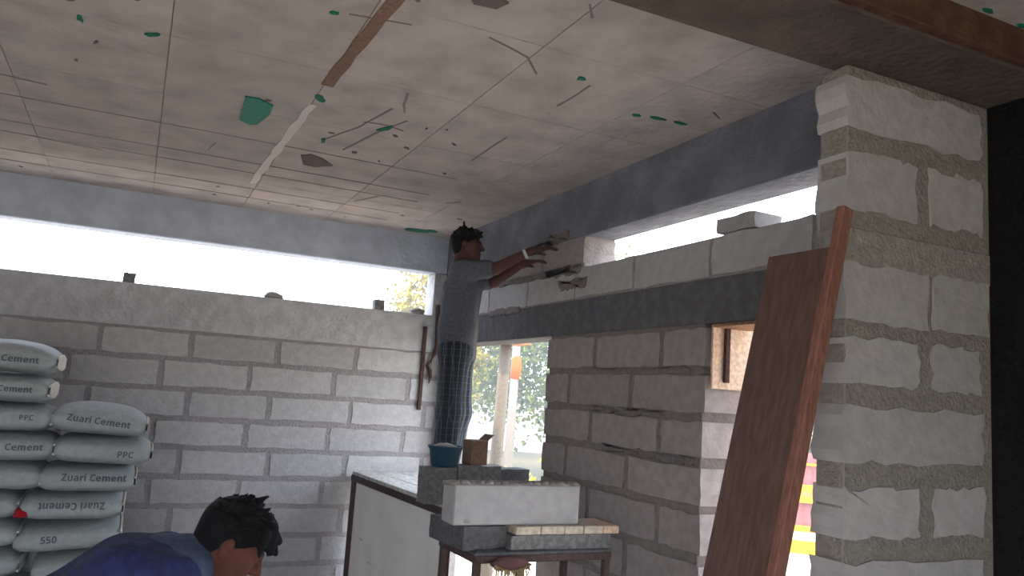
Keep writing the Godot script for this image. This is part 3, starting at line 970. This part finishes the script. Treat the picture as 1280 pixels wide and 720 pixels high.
func build_platforms() -> void:
	# the mason's platform along the right wall
	var p := thing("work_platform", "dusty timber platform along the right wall that carries the standing mason", "platform", Vector3(2.008, 0, -5.5), 0.069)
	for k in 3: part("board", box(Vector3(0.184, 0.03, 1.8), 0.004), M.dusty, p, Vector3(-0.187 + 0.187 * k, 0.915, 0))
	part("rail", box(Vector3(0.03, 0.05, 1.82), 0.004), M.timber_dark, p, Vector3(-0.268, 0.88, 0))
	part("rail", box(Vector3(0.03, 0.05, 1.82), 0.004), M.timber_dark, p, Vector3(0.268, 0.88, 0))
	for x in [-0.262, 0.262]:
		for z in [-0.86, 0.875]:
			part("leg", box(Vector3(0.05, 0.9, 0.05), 0.005), M.timber_dark, p, Vector3(x, 0.45, z))
	part("side_panel", box(Vector3(0.012, 0.86, 1.70), 0.002), M.panel, p, Vector3(-0.255, 0.43, 0))
	for k in 3: part("chip", lump(Vector3(0.006, 0.02, 0.09), 40 + k), M.lime, p, Vector3(-0.262, 0.45 - 0.13 * k, -0.62 + 0.22 * k))
	for z in [-0.86, 0.86]: part("crossbar", box(Vector3(0.5, 0.05, 0.03), 0.004), M.timber_dark, p, Vector3(0, 0.83, z))
	# the low iron table in front of it
	var t := thing("trestle_table", "brown iron trestle table with thin legs under the stacked blocks", "table", Vector3(1.75, 0, -3.45), 0.03)
	for s in [-1.0, 1.0]:
		part("rail", box(Vector3(0.70, 0.035, 0.03), 0.004), M.iron, t, Vector3(0, 0.9, s * 0.19))
		part("rail", box(Vector3(0.03, 0.035, 0.36), 0.004), M.iron, t, Vector3(s * 0.335, 0.9, 0))
	part("top_sheet", box(Vector3(0.7, 0.012, 0.41), 0.003), M.dark_block, t, Vector3(0, 0.922, 0))
	for x in [-0.33, 0.33]:
		for z in [-0.185, 0.185]:
			part("leg", box(Vector3(0.032, 0.89, 0.032), 0.004), M.iron, t, Vector3(x, 0.445, z))
	for z in [-0.185, 0.185]: part("stretcher", box(Vector3(0.66, 0.025, 0.02), 0.003), M.iron, t, Vector3(0, 0.28, z))
	# what lies on the table
	var b := part("concrete_block", ragged(0.22, 0.10, 0.34, 0.006), M.dark_block, self, Vector3(1.462, 0.979, -3.47), Basis(Vector3.UP, 0.1))
	tag(b, "dark flat concrete block under the left end of the big pale block", "block")
	b = part("concrete_block", ragged(0.52, 0.066, 0.19, 0.004), M.grey_block, self, Vector3(1.852, 0.960, -3.375), Basis(Vector3.UP, 0.02))
	tag(b, "bluish grey slab block lying under the cream planks on the table", "block")
	var q := thing("plank_layer", "row of short cream planks under the big pale block", "planks", Vector3(1.82, 0.995, -3.38), 0.02)
	var xs := [-0.17, -0.045, 0.067, 0.172, 0.27]
	var ws := [0.122, 0.118, 0.096, 0.104, 0.084]
	for i in 5: part("plank", box(Vector3(ws[i], 0.036, 0.22), 0.003), M.cream_wood if i < 4 else M.peach, q, Vector3(xs[i] + 0.02, 0.018, 0))
	var big := thing("aerated_block", "large pale block with mortar on top, standing on the trestle table", "block", Vector3(1.632, 1.031, -3.37), 0.02)
	part("block", box(Vector3(0.63, 0.172, 0.14), 0.005), M.block0, big, Vector3(0, 0.088, 0))
	var st := st_new(true)
	for k in 16:
		var x := -0.30 + 0.04 * k
		var h := rng.randf_range(0.006, 0.02)
		add_tube(st, [Vector3(x - 0.03, 0.172, rng.randf_range(0.02, 0.06)), Vector3(x, 0.174 + h * 0.4, 0.05), Vector3(x + 0.03, 0.172, rng.randf_range(-0.03, 0.06))], [0.006, 0.008 + h * 0.5, 0.006], 6)
		add_tube(st, [Vector3(x - 0.03, 0.172, -0.04), Vector3(x, 0.175, 0.0), Vector3(x + 0.03, 0.172, 0.03)], [0.01, 0.016, 0.01], 6)
	part("mortar", done(st), M.mortar, big)
	part("chip", lump(Vector3(0.05, 0.03, 0.012), 4), M.mortar, big, Vector3(-0.25, 0.012, 0.066))
	# blocks on the platform
	b = part("concrete_block", ragged(0.20, 0.215, 0.13, 0.004), M.grey_block, self, Vector3(1.745, 1.039, -4.665), Basis(Vector3.UP, 0.05))
	tag(b, "upright grey block end under the teal tub", "block")
	b = part("concrete_block", ragged(0.29, 0.235, 0.14, 0.006), M.grey_block, self, Vector3(1.995, 1.048, -4.67), Basis(Vector3.UP, 0.02))
	tag(b, "grey block behind the big pale block, below the brown carton", "block")
	b = part("concrete_block", ragged(0.2, 0.215, 0.14, 0.006), M.dark_block, self, Vector3(2.245, 1.038, -4.69), Basis(Vector3.UP, -0.02))
	tag(b, "darker grey block at the foot of the bright doorway", "block")
	b = part("concrete_block", ragged(0.42, 0.10, 0.22, 0.004), M.grey_block, self, Vector3(1.96, 0.981, -4.955), Basis(Vector3.UP, 0.55))
	tag(b, "flat block under the feet of the standing mason", "block")

func build_bags() -> void:
	var Z := -5.63
	# front faces at z = -5.3: sizes and places along x and y
	cement_bag("topmost slumped white cement bag of the front right stack, tilted down to the right", Vector3(-0.14, 1.283, Z), 0.50, 0.155, -0.055, [["Zuari Cement", 0.052, Vector2(0.0, 0.012), -0.05, false]], 0.45)
	cement_bag("second bag from the top of the right stack, short print near its end", Vector3(-0.10, 1.115, Z), 0.505, 0.165, -0.03, [["PPC", 0.05, Vector2(0.12, -0.005), 0.0, false]])
	cement_bag("third bag from the top of the right stack, pale fold at its end", Vector3(-0.165, 0.95, Z), 0.495, 0.16, 0.0, [["Zuari Cement", 0.052, Vector2(0.04, 0.02), 0.0, false]])
	cement_bag("fourth cement bag from the top of the right stack, its print upside down", Vector3(-0.222, 0.79, Z), 0.515, 0.158, 0.015, [["Zuari Cement", 0.052, Vector2(0.0, 0.02), 0.0, true]])
	cement_bag("fifth cement bag from the top of the right stack, tilted up to the right", Vector3(-0.225, 0.62, Z), 0.53, 0.165, 0.07, [["550", 0.05, Vector2(-0.09, 0.01), 0.0, false]])
	cement_bag("lowest cement bag in view of the right stack, half hidden behind the bent worker", Vector3(-0.12, 0.45, Z), 0.52, 0.165, 0.045, [])
	cement_bag("topmost rounded cement bag of the left stack at the picture edge", Vector3(-0.66, 1.625, Z), 0.51, 0.16, -0.03, [["Cement", 0.05, Vector2(0.08, 0.0), 0.0, false]], 0.4)
	cement_bag("second cement bag from the top of the left stack, dark print line", Vector3(-0.665, 1.455, Z), 0.48, 0.165, -0.01, [["Zuari Cement", 0.045, Vector2(0.02, 0.0), 0.0, false]])
	cement_bag("third bag from the top of the left stack, level with the slumped one", Vector3(-0.63, 1.288, Z), 0.475, 0.16, 0.0, [["PPC", 0.04, Vector2(0.12, 0.01), 0.0, false]])
	cement_bag("fourth cement bag from the top of the left stack, print beside its end", Vector3(-0.60, 1.122, Z), 0.475, 0.165, 0.01, [["Cement", 0.05, Vector2(0.1, 0.01), 0.0, false]])
	cement_bag("fifth cement bag from the top of the left stack, its end cut slanting", Vector3(-0.64, 0.957, Z), 0.465, 0.16, 0.0, [])
	cement_bag("sixth cement bag from the top of the left stack, just above the red scrap", Vector3(-0.73, 0.797, Z), 0.465, 0.158, 0.0, [])
	cement_bag("seventh cement bag from the top of the left stack, rounded, below the red scrap", Vector3(-0.71, 0.64, Z), 0.46, 0.158, 0.0, [])
	cement_bag("lowest cement bag in view of the left stack, in the bottom left corner", Vector3(-0.685, 0.48, Z), 0.46, 0.16, 0.0, [])
	for x in [-0.16, -0.68]:
		for y in [0.147, 0.292]:
			cement_bag("white cement bag below the visible ones at the foot of the stacks", Vector3(x, y, Z), 0.49, 0.145, 0.0, [], 0.0, "cement bags at the foot of the stacks")
	var p := thing("pallet", "low timber pallet under the cement bags", "pallet", Vector3(-0.42, 0, Z))
	for k in 6: part("slat", box(Vector3(1.06, 0.02, 0.09), 0.003), M.timber, p, Vector3(0, 0.055, -0.28 + 0.112 * k))
	for k in 3: part("runner", box(Vector3(0.07, 0.045, 0.66), 0.003), M.timber, p, Vector3(-0.46 + 0.46 * k, 0.0225, 0))
	var r := part("plastic_scrap", lump(Vector3(0.07, 0.06, 0.05), 9, 0.5), M.red, self, Vector3(-0.475, 0.745, -5.33))
	tag(r, "small red scrap stuck between the two cement bag stacks", "scrap")

func build_people() -> void:
	var F := Vector3(0.867, 0, 0.498)
	var R := Vector3(-0.498, 0, 0.867)
	var root := Vector3(1.93, 1.031, -4.955)
	var m := thing("person", "man in dusty grey shirt and dark checked lungi reaching up to the right wall", "person", root)
	var hip := Vector3(1.923, 1.87, -4.955) - root
	var sh := Vector3(1.942, 2.385, -4.949) - root
	var J := {"hl": hip - R * 0.085, "hr": hip + R * 0.085, "kl": Vector3(0.015, 0.44, 0) - R * 0.09, "kr": Vector3(-0.005, 0.44, 0) + R * 0.085, "al": Vector3(-0.03, 0.085, 0) - R * 0.09, "ar": Vector3(-0.03, 0.085, 0) + R * 0.08,
		"tl": Vector3(-0.03, 0.028, 0) - R * 0.1 + F * 0.15, "tr": Vector3(-0.03, 0.028, 0) + R * 0.09 + F * 0.15, "belly": Vector3(1.918, 2.03, -4.957) - root, "chest": Vector3(1.928, 2.27, -4.952) - root, "neck": Vector3(1.925, 2.43, -4.957) - root,
		"sl": sh - R * 0.16, "sr": sh + R * 0.16, "er": Vector3(2.03, 2.405, -4.67) - root, "wr": Vector3(2.20, 2.52, -4.535) - root, "el": Vector3(2.13, 2.355, -4.91) - root, "wl": Vector3(2.235, 2.465, -4.715) - root}
	var hb := Basis(R * -1.0, Vector3.UP, F) * Basis(Vector3.RIGHT, -0.02)
	person(m, J, Transform3D(hb, Vector3(1.938, 2.578, -4.945) - root), {"cell": 0.0055, "hand_cell": 0.0045, "skin": M.skin, "shirt": M.shirt, "trousers": M.check, "legwear": "lungi", "sleeve": 0.75, "seed": 5, "fringe": 0.012, "long_shirt": true, "front": F,
		"tufts": [[Vector3(0, 0.12, -0.03), Vector3(0.005, 0.175, -0.035), 0.014], [Vector3(0.0, 0.09, 0.06), Vector3(0.0, 0.1, 0.10), 0.02]],
		"hand_r": [Vector3(0.75, 0.27, 0.6), Vector3(0.2, -1, 0), 0.25], "hand_l": [Vector3(0.7, 0.25, 0.6), Vector3(0.3, -1, 0), 0.3]})
	var st := st_new(true)
	add_tube(st, [J.wr.lerp(J.er, 0.06) - Vector3(0, 0.001, 0), J.wr.lerp(J.er, 0.14)], [0.032, 0.033], 12)
	part("wristband", done(st), M.white_print, m)
	# the cloth is wrapped: a skirt that hangs from waist to ankle over the legs
	var root2 := Vector3(-0.24, 0, -2.43)
	var w := thing("person", "worker with tousled black hair in a navy shirt bending forward in front", "person", root2)
	F = Vector3(1, 0, 0)
	R = Vector3(0, 0, 1)
	var at := func(x: float, y: float, z: float) -> Vector3: return Vector3(x, y, z - 2.43) - root2
	J = {"hl": at.call(-0.30, 0.79, -0.09), "hr": at.call(-0.30, 0.79, 0.09), "kl": at.call(-0.14, 0.44, -0.11), "kr": at.call(-0.14, 0.44, 0.11), "al": at.call(-0.28, 0.09, -0.11), "ar": at.call(-0.28, 0.09, 0.11),
		"tl": at.call(-0.11, 0.03, -0.13), "tr": at.call(-0.11, 0.03, 0.13), "belly": at.call(-0.14, 0.905, 0), "chest": at.call(0.05, 1.035, 0), "neck": at.call(0.20, 1.085, 0),
		"sl": at.call(0.15, 1.065, -0.16), "sr": at.call(0.15, 1.065, 0.16), "el": at.call(0.20, 0.79, -0.2), "er": at.call(0.19, 0.79, 0.2), "wl": at.call(0.36, 0.60, -0.12), "wr": at.call(0.36, 0.60, 0.12)}
	hb = Basis(Vector3(0, 0, -1), Vector3.UP, Vector3(1, 0, 0)) * Basis(Vector3.UP, -0.12) * Basis(Vector3.RIGHT, 0.56)
	person(w, J, Transform3D(hb, at.call(0.306, 1.130, 0.0)), {"cell": 0.0038, "skin": M.skin_lit, "shirt": M.cloth_blue, "trousers": M.trouser, "yoke": M.yoke, "sleeve": 0.8, "seed": 11, "locks": 190, "fringe": 0.05, "front": Vector3(0.4, -0.9, 0).normalized(),
		"tufts": [[Vector3(0.0, 0.13, -0.02), Vector3(-0.01, 0.165, 0.0), 0.012], [Vector3(-0.03, 0.10, 0.06), Vector3(-0.036, 0.052, 0.10), 0.022, 0.009], [Vector3(0.01, 0.10, 0.06), Vector3(0.012, 0.042, 0.106), 0.022, 0.009], [Vector3(0.03, 0.10, 0.06), Vector3(0.034, 0.056, 0.104), 0.022, 0.009], [Vector3(-0.012, 0.11, 0.04), Vector3(-0.012, 0.082, 0.1), 0.02, 0.012], [Vector3(0.0, 0.11, 0.04), Vector3(-0.004, 0.05, 0.116), 0.022, 0.008]],
		"hand_r": [Vector3(0.5, -0.8, 0), Vector3(0, 0, -1), 0.5], "hand_l": [Vector3(0.5, -0.8, 0), Vector3(0, 0, 1), 0.5]})

func build_small_things() -> void:
	# the ply board that leans against the pier, with its red batten
	var top := Vector3(1.757, 2.085, -1.66)
	var lean := Vector3(-0.2285, -1.0, 0.0).normalized()
	var across := Vector3(-0.02, 0, -1).normalized()
	var face := across.cross(lean).normalized()
	if face.x > 0: face = -face
	var b := thing("leaning_board", "brown shuttering board leaning against the pier in front of the right doorway", "board", Vector3(1.29, 0, -1.78))
	var bb := Basis(face, -lean, face.cross(-lean))
	var length := 2.085 / -lean.y
	var mid := top + lean * length * 0.5 + across * 0.12 - face * 0.012
	part("sheet", box(Vector3(0.02, length, 0.24), 0.002), M.plank, b, mid - b.position, bb)
	var lb := length + 0.125
	part("batten", box(Vector3(0.042, lb, 0.03), 0.003), M.batten, b, top - lean * 0.125 + lean * lb * 0.5 - face * 0.021 + Vector3(0, 0, 0.012) - b.position, bb)
	for k in 3: part("cleat", box(Vector3(0.03, 0.06, 0.2), 0.003), M.batten, b, top + lean * (0.25 + 0.75 * k) - face * 0.035 + across * 0.13 - b.position, bb)
	# tub and carton at the mason's feet
	var t := thing("mortar_tub", "teal plastic tub on the upright block at the mason's feet", "tub", Vector3(1.785, 1.148, -4.675))
	var st := st_new(true)
	var prof := [Vector2(0.0, 0.0), Vector2(0.075, 0.0), Vector2(0.082, 0.02), Vector2(0.095, 0.10), Vector2(0.108, 0.118), Vector2(0.108, 0.126), Vector2(0.097, 0.124), Vector2(0.088, 0.10), Vector2(0.074, 0.012), Vector2(0.0, 0.010)]
	for i in prof.size() - 1:
		for k in 24:
			var a := TAU * k / 24
			var c := TAU * (k + 1) / 24
			var p0 := Vector3(prof[i].x * cos(a), prof[i].y, prof[i].x * sin(a))
			var p1 := Vector3(prof[i].x * cos(c), prof[i].y, prof[i].x * sin(c))
			var p2 := Vector3(prof[i + 1].x * cos(c), prof[i + 1].y, prof[i + 1].x * sin(c))
			var p3 := Vector3(prof[i + 1].x * cos(a), prof[i + 1].y, prof[i + 1].x * sin(a))
			quad(st, p0, p3, p2, p1)
	part("shell", done(st), M.teal, t)
	part("mortar", lump(Vector3(0.16, 0.07, 0.16), 21, 0.2), M.mortar, t, Vector3(0, 0.085, 0))
	var cb := thing("carton", "brown carton on the grey block beside the teal tub", "carton", Vector3(1.978, 1.167, -4.66), 0.15)
	part("box", box(Vector3(0.12, 0.15, 0.11), 0.004), M.card, cb, Vector3(0, 0.075, 0))
	part("flap", box(Vector3(0.055, 0.004, 0.11), 0.001), M.card, cb, Vector3(0.078, 0.168, 0), Basis(Vector3.BACK, 0.7))
	# the frayed sack that hangs from the front of the table
	var s := thing("frayed_sack", "reddish frayed jute sack hanging from the front edge of the trestle table", "sack", Vector3(1.56, 0.918, -3.20))
	part("cloth", lump(Vector3(0.19, 0.07, 0.05), 31, 0.45, 10, 18), M.jute, s, Vector3(0.0, -0.055, 0.0))
	st = st_new()
	for k in 44:
		var x := -0.082 + 0.0038 * k
		var y0 := -0.035 - 0.028 * cos(x * 17)
		add_tube(st, [Vector3(x, y0 + 0.012, 0.024), Vector3(x + rng.randf_range(-0.01, 0.01), y0 - rng.randf_range(0.008, 0.022), 0.026), Vector3(x + rng.randf_range(-0.012, 0.012), y0 - rng.randf_range(0.02, 0.065), 0.022)], [0.0028, 0.0022, 0.001], 4)
	part("fringe", done(st), M.fringe, s)
	# block left on the sill of the clerestory gap
	var blk := part("aerated_block", ragged(0.25, 0.075, 0.16, 0.006), M.block0, self, Vector3(2.455, 2.442, -2.79), Basis(Vector3.UP, PI / 2 + 0.03))
	tag(blk, "loose half block lying in the clerestory gap of the right wall", "block")
	# bits on top of the back wall
	blk = part("block_piece", ragged(0.085, 0.075, 0.08, 0.008), M.grey_block, self, Vector3(-0.10, 2.274, -6.50))
	tag(blk, "leftmost small block piece on top of the back wall", "block piece")
	blk = part("block_piece", ragged(0.085, 0.085, 0.08, 0.004), M.grey_block, self, Vector3(1.79, 2.279, -6.50))
	tag(blk, "squarish block piece on top of the back wall near the corner", "block piece")
	var lm := part("mortar_lump", lump(Vector3(0.16, 0.07, 0.09), 12, 0.4), M.mortar, self, Vector3(0.94, 2.236, -6.51))
	tag(lm, "low mortar lump midway along the top of the back wall", "mortar lump")
	lm = part("mortar_lump", lump(Vector3(0.13, 0.07, 0.10), 15, 0.35), M.mortar, self, Vector3(2.135, 2.236, -6.51))
	tag(lm, "low mortar lump beside the corner end of the clerestory gap", "mortar lump")
	# wooden rods by the corner
	var rod := part("timber_rod", box(Vector3(0.03, 0.70, 0.025), 0.003), M.timber_dark, self, Vector3(2.195, 1.785, -6.435))
	tag(rod, "thin brown timber rod fixed upright on the back wall beside the mason", "timber rod")
	st = st_new(true)
	var pts := [Vector3(2.29, 2.33, -6.43), Vector3(2.30, 2.15, -6.425), Vector3(2.305, 1.98, -6.42), Vector3(2.29, 1.91, -6.42), Vector3(2.255, 1.84, -6.42), Vector3(2.225, 1.80, -6.42)]
	add_tube(st, pts, [0.02, 0.022, 0.02, 0.018, 0.014, 0.01], 8)
	var rope := thing("cloth_rope", "twisted brown cloth hanging in the corner behind the mason", "cloth", Vector3(2.29, 1.8, -6.42))
	part("twist", done(st), M.timber_dark, rope, -rope.position)
	st = st_new(true)
	add_tube(st, [Vector3(2.235, 1.80, -6.42), Vector3(2.262, 1.77, -6.42), Vector3(2.268, 1.71, -6.42), Vector3(2.258, 1.66, -6.42)], [0.012, 0.018, 0.014, 0.006], 7)
	part("loose_end", done(st), M.timber_dark, rope, -rope.position)
	# form boards left in the doorway behind the leaning board
	var f := thing("formwork", "peach form boards left at the top of the right doorway", "formwork", Vector3(2.47, 1.695, -2.915))
	part("cheek_board", box(Vector3(0.29, 0.29, 0.014), 0.002), M.peach, f, Vector3(0.045, 0.145, 0))
	part("batten", box(Vector3(0.026, 0.27, 0.02), 0.002), M.timber_dark, f, Vector3(-0.025, 0.165, 0.014))
	part("soffit_board", box(Vector3(0.215, 0.014, 0.80), 0.002), M.timber, f, Vector3(0, 0.285, 0.41))

func build_outside() -> void:
	# ground around the building, its top a little below the floor
	var g := part("ground", box(Vector3(90, 0.2, 90), 0.0), M.ground, self, Vector3(0, -0.25, -20))
	tag(g, "pale sunlit dusty ground outside the doorways", "ground", "", "structure")
	g = part("lawn", box(Vector3(34, 0.03, 13), 0.0), M.lawn, self, Vector3(10, -0.14, -18.5))
	tag(g, "dry brownish lawn under the trees behind the doorway", "lawn", "", "structure")
	# prop and poles outside the near doorway
	var p := thing("timber_prop", "grey leaning prop with a short head board outside the bright doorway", "prop", Vector3(3.24, -0.15, -7.13))
	part("pole", tube([Vector3(-0.02, 0, 0), Vector3(0.0, 1.1, 0.02), Vector3(0.0, 2.25, 0.08)], [0.065, 0.06, 0.055], 10), M.pole, p)
	part("head_board", box(Vector3(0.34, 0.05, 0.3), 0.004), M.timber, p, Vector3(0.03, 2.27, 0.08))
	var q := thing("pole", "thin pale pole with an orange ribbon outside the bright doorway", "pole", Vector3(5.3, -0.15, -11.2))
	part("shaft", tube([Vector3.ZERO, Vector3(0.02, 1.6, 0), Vector3(0.03, 3.4, 0)], [0.075, 0.07, 0.06], 8), M.pale_pole, q)
	part("ribbon", tube([Vector3(0.03, 2.02, 0), Vector3(0.04, 2.2, 0.02), Vector3(0.03, 2.36, 0)], [0.078, 0.086, 0.07], 8), M.orange, q)
	# trees behind
	tree("tree", "broad green tree filling the right of the bright doorway", Vector3(8.6, -0.15, -15.8), 2.35, Vector3(2.3, 1.9, 2.3), "leaf_a", 15000, 0.13, 3, 0.1)
	tree("tree", "pale feathery tree behind the grey prop in the doorway", Vector3(8.7, -0.15, -21.6), 2.6, Vector3(2.0, 2.2, 2.0), "leaf_b", 9000, 0.15, 4, 0.1)
	tree("tree", "yellowish slender tree beside the standing mason", Vector3(5.1, -0.15, -14.2), 1.9, Vector3(0.9, 1.6, 0.9), "leaf_c", 5000, 0.11, 6, 0.07)
	tree("tree", "green tree seen above the barricade through the right doorway", Vector3(14.5, -0.15, -13.6), 1.5, Vector3(2.2, 2.2, 2.2), "leaf_b", 8000, 0.16, 7, 0.12)
	tree("shrub", "sunlit yellow green shrub low in the bright doorway", Vector3(4.55, -0.15, -8.95), 0.15, Vector3(0.75, 0.4, 0.6), "leaf_d", 2600, 0.08, 8, 0.02, "shrub")
	var wl := thing("wall_compound", "white compound wall far behind the trees", "wall", Vector3(9.5, -0.15, -24), -0.35, "", "structure")
	part("wall", box(Vector3(26, 1.6, 0.2), 0.01), M.white, wl, Vector3(0, 0.8, 0))
	part("coping", box(Vector3(26, 0.12, 0.34), 0.01), M.white, wl, Vector3(0, 1.65, 0))
	# barricade
	var b := thing("barricade", "yellow metal barricade with a pink sheet outside the right doorway", "barricade", Vector3(7.2, -0.15, -7.295), -0.72)
	var W := 1.9
	for x in [-W / 2, W / 2]: part("post", tube([Vector3(x, 0, 0), Vector3(x, 1.25, 0)], [0.03, 0.03], 8), M.yellow, b)
	part("rail", box(Vector3(W, 0.03, 0.03), 0.004), M.yellow, b, Vector3(0, 1.185, 0))
	part("sign_panel", box(Vector3(W, 0.21, 0.02), 0.004), M.yellow, b, Vector3(0, 0.845, 0.01))
	part("rail", box(Vector3(W, 0.07, 0.03), 0.004), M.yellow, b, Vector3(0, 0.445, 0))
	part("white_panel", box(Vector3(W, 0.10, 0.02), 0.004), M.white, b, Vector3(0, 0.36, 0))
	part("bottom_panel", box(Vector3(W, 0.15, 0.025), 0.004), M.yellow, b, Vector3(0, 0.232, 0))
	var st := st_new()
	for k in 34: add_box(st, Vector3(0.012, [0.05, 0.08, 0.04][k % 3], 0.004), 0.0, Transform3D(Basis(), Vector3(-0.5 + 0.03 * k, 0.845, 0.022)))
	part("lettering", done(st), M.print, b)
	st = st_new()
	for k in 36:
		var x0 := -W / 2 + W * k / 36.0
		var x1 := -W / 2 + W * (k + 1) / 36.0
		var z0 := -0.02 - (0.02 if k % 2 == 0 else 0.0)
		var z1 := -0.02 - (0.0 if k % 2 == 0 else 0.02)
		quad(st, Vector3(x0, 0.3, z0), Vector3(x1, 0.3, z1), Vector3(x1, 1.32, z1), Vector3(x0, 1.32, z0))
		quad(st, Vector3(x1, 0.3, z1 - 0.004), Vector3(x0, 0.3, z0 - 0.004), Vector3(x0, 1.32, z0 - 0.004), Vector3(x1, 1.32, z1 - 0.004))
	part("pink_sheet", done(st), M.pink, b)
	for x in [-0.7, 0.7]: part("foot", box(Vector3(0.05, 0.05, 0.6), 0.004), M.yellow, b, Vector3(x, 0.025, 0))
